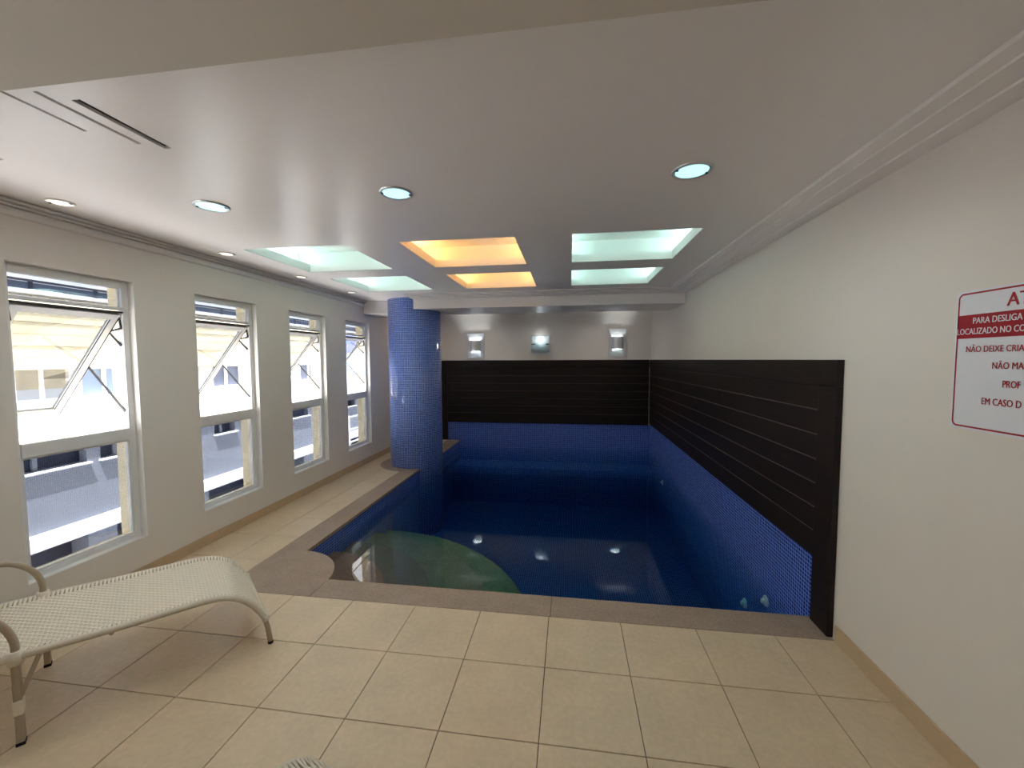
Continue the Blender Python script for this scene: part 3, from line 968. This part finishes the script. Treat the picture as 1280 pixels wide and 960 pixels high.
for a, c in strips:
    ex('wall', 'ext_grey', (-0.4, -0.05, ya, a, 0.0, 0.27))
    ex('window', 'ext_dark', (-0.22, -0.2, a, c, 0.0, 0.27))
    nn_ = max(2, int((c - a) / 0.6))
    for q in range(1, nn_):
        ex('window_bar', 'ext_grey', (-0.2, -0.16, a + (c - a) * q / nn_ - 0.03, a + (c - a) * q / nn_ + 0.03, 0.0, 0.27))
    ex('sill', 'ext_white', (-0.1, 0.03, a - 0.03, c + 0.03, -0.03, 0.0))
    ya = c
ex('wall', 'ext_grey', (-0.4, -0.05, ya, YE1, 0.0, 0.27))
ex('wall', 'ext_white', (-0.4, 0.0, YE0, YE1, 0.27, 1.08))
ex('ledge', 'ext_white', (-0.4, 0.04, YE0, YE1, 1.06, 1.10))
ups = [(2.5, 3.5), (4.9, 5.55), (5.72, 6.45), (8.25, 9.05), (11.3, 12.2), (14.2, 15.3), (17.5, 18.6)]
ya = YE0
for k, (a, c) in enumerate(ups):
    ex('wall', 'ext_white', (-0.4, -0.05, ya, a, 1.10, 1.56))
    ex('window', 'ext_glass' if k % 3 == 2 else 'ext_dark', (-0.15, -0.12, a, c, 1.10, 1.56))
    ex('window_frame', 'ext_white', (-0.13, -0.08, (a + c) / 2 - 0.02, (a + c) / 2 + 0.02, 1.10, 1.56))
    ya = c
ex('wall', 'ext_white', (-0.4, -0.05, ya, YE1, 1.10, 1.56))
for k in range(6):
    z = 1.56 + k * 0.18
    ex('siding_board', 'cream_ext', (-0.4, -0.02 - 0.012 * (k % 2), YE0, YE1, z + 0.006, z + 0.18))
ex('parapet', 'ext_white', (-0.5, 0.05, YE0, YE1, 2.70, 2.75))
for k in range(30):
    ex('baluster', 'ext_dark', (-0.03, 0.0, YE0 + 0.85 * k, YE0 + 0.85 * k + 0.05, 2.75, 2.90))
ex('railing_panel', 'ext_glass', (-0.03, -0.01, YE0, YE1, 2.77, 2.87))
ex('handrail', 'ext_dark', (-0.05, 0.02, YE0, YE1, 2.88, 2.91))

ex('tiled_wall', 'ext_blue', (-0.3, 0.02, 12.6, 15.8, 0.27, 2.60))
fe = empty('yard_railing', (-6.0, 11.0, gz))
tag(fe, 'white railing in the yard seen through the window beside the column', 'railing')
for z in (-0.95, -0.60, -0.25, 0.10):
    MB().box(-0.015, 0.015, -1.8, 1.8, z - gz, z - gz + 0.04).build('rail', 'ext_white', fe)
for k in range(7):
    MB().box(-0.02, 0.02, -1.8 + 0.6 * k - 0.02, -1.8 + 0.6 * k + 0.02, 0, 0.16 - gz).build('post', 'ext_white', fe)
# shrubs at the foot of the building
def bush(x, y, z0, rad, label):
    r = empty('shrub', (x, y, z0))
    tag(r, label, 'shrub', 'shrubs across the yard')
    MB().tube([(0, 0, 0), (0.02, 0, rad), (0.0, 0.03, rad * 1.6)], [0.03, 0.025, 0.01], 6).build('stem', 'frame', r)
    b = MB()
    for k in range(260):
        a, e = random.uniform(0, 6.283), random.uniform(-0.7, 1.4)
        q = rad * random.uniform(0.4, 1.0)
        p = Vector((q * math.cos(a) * math.cos(e), q * math.sin(a) * math.cos(e), rad * 1.2 + q * math.sin(e)))
        d = Vector((random.uniform(-1, 1), random.uniform(-1, 1), random.uniform(-0.5, 1))).normalized() * 0.09
        s = d.cross(Vector((random.uniform(-1, 1), random.uniform(-1, 1), 1))).normalized() * 0.03
        b.quad([p - d, p + s, p + d, p - s])
    o = b.build('foliage', 'leaf', r)
    o['kind'] = 'stuff'
bush(-7.2, 7.0, gz, 0.75, 'green shrub across the yard, low in the second window')
bush(-7.3, 9.6, gz, 0.6, 'smaller green shrub beside the first one across the yard')
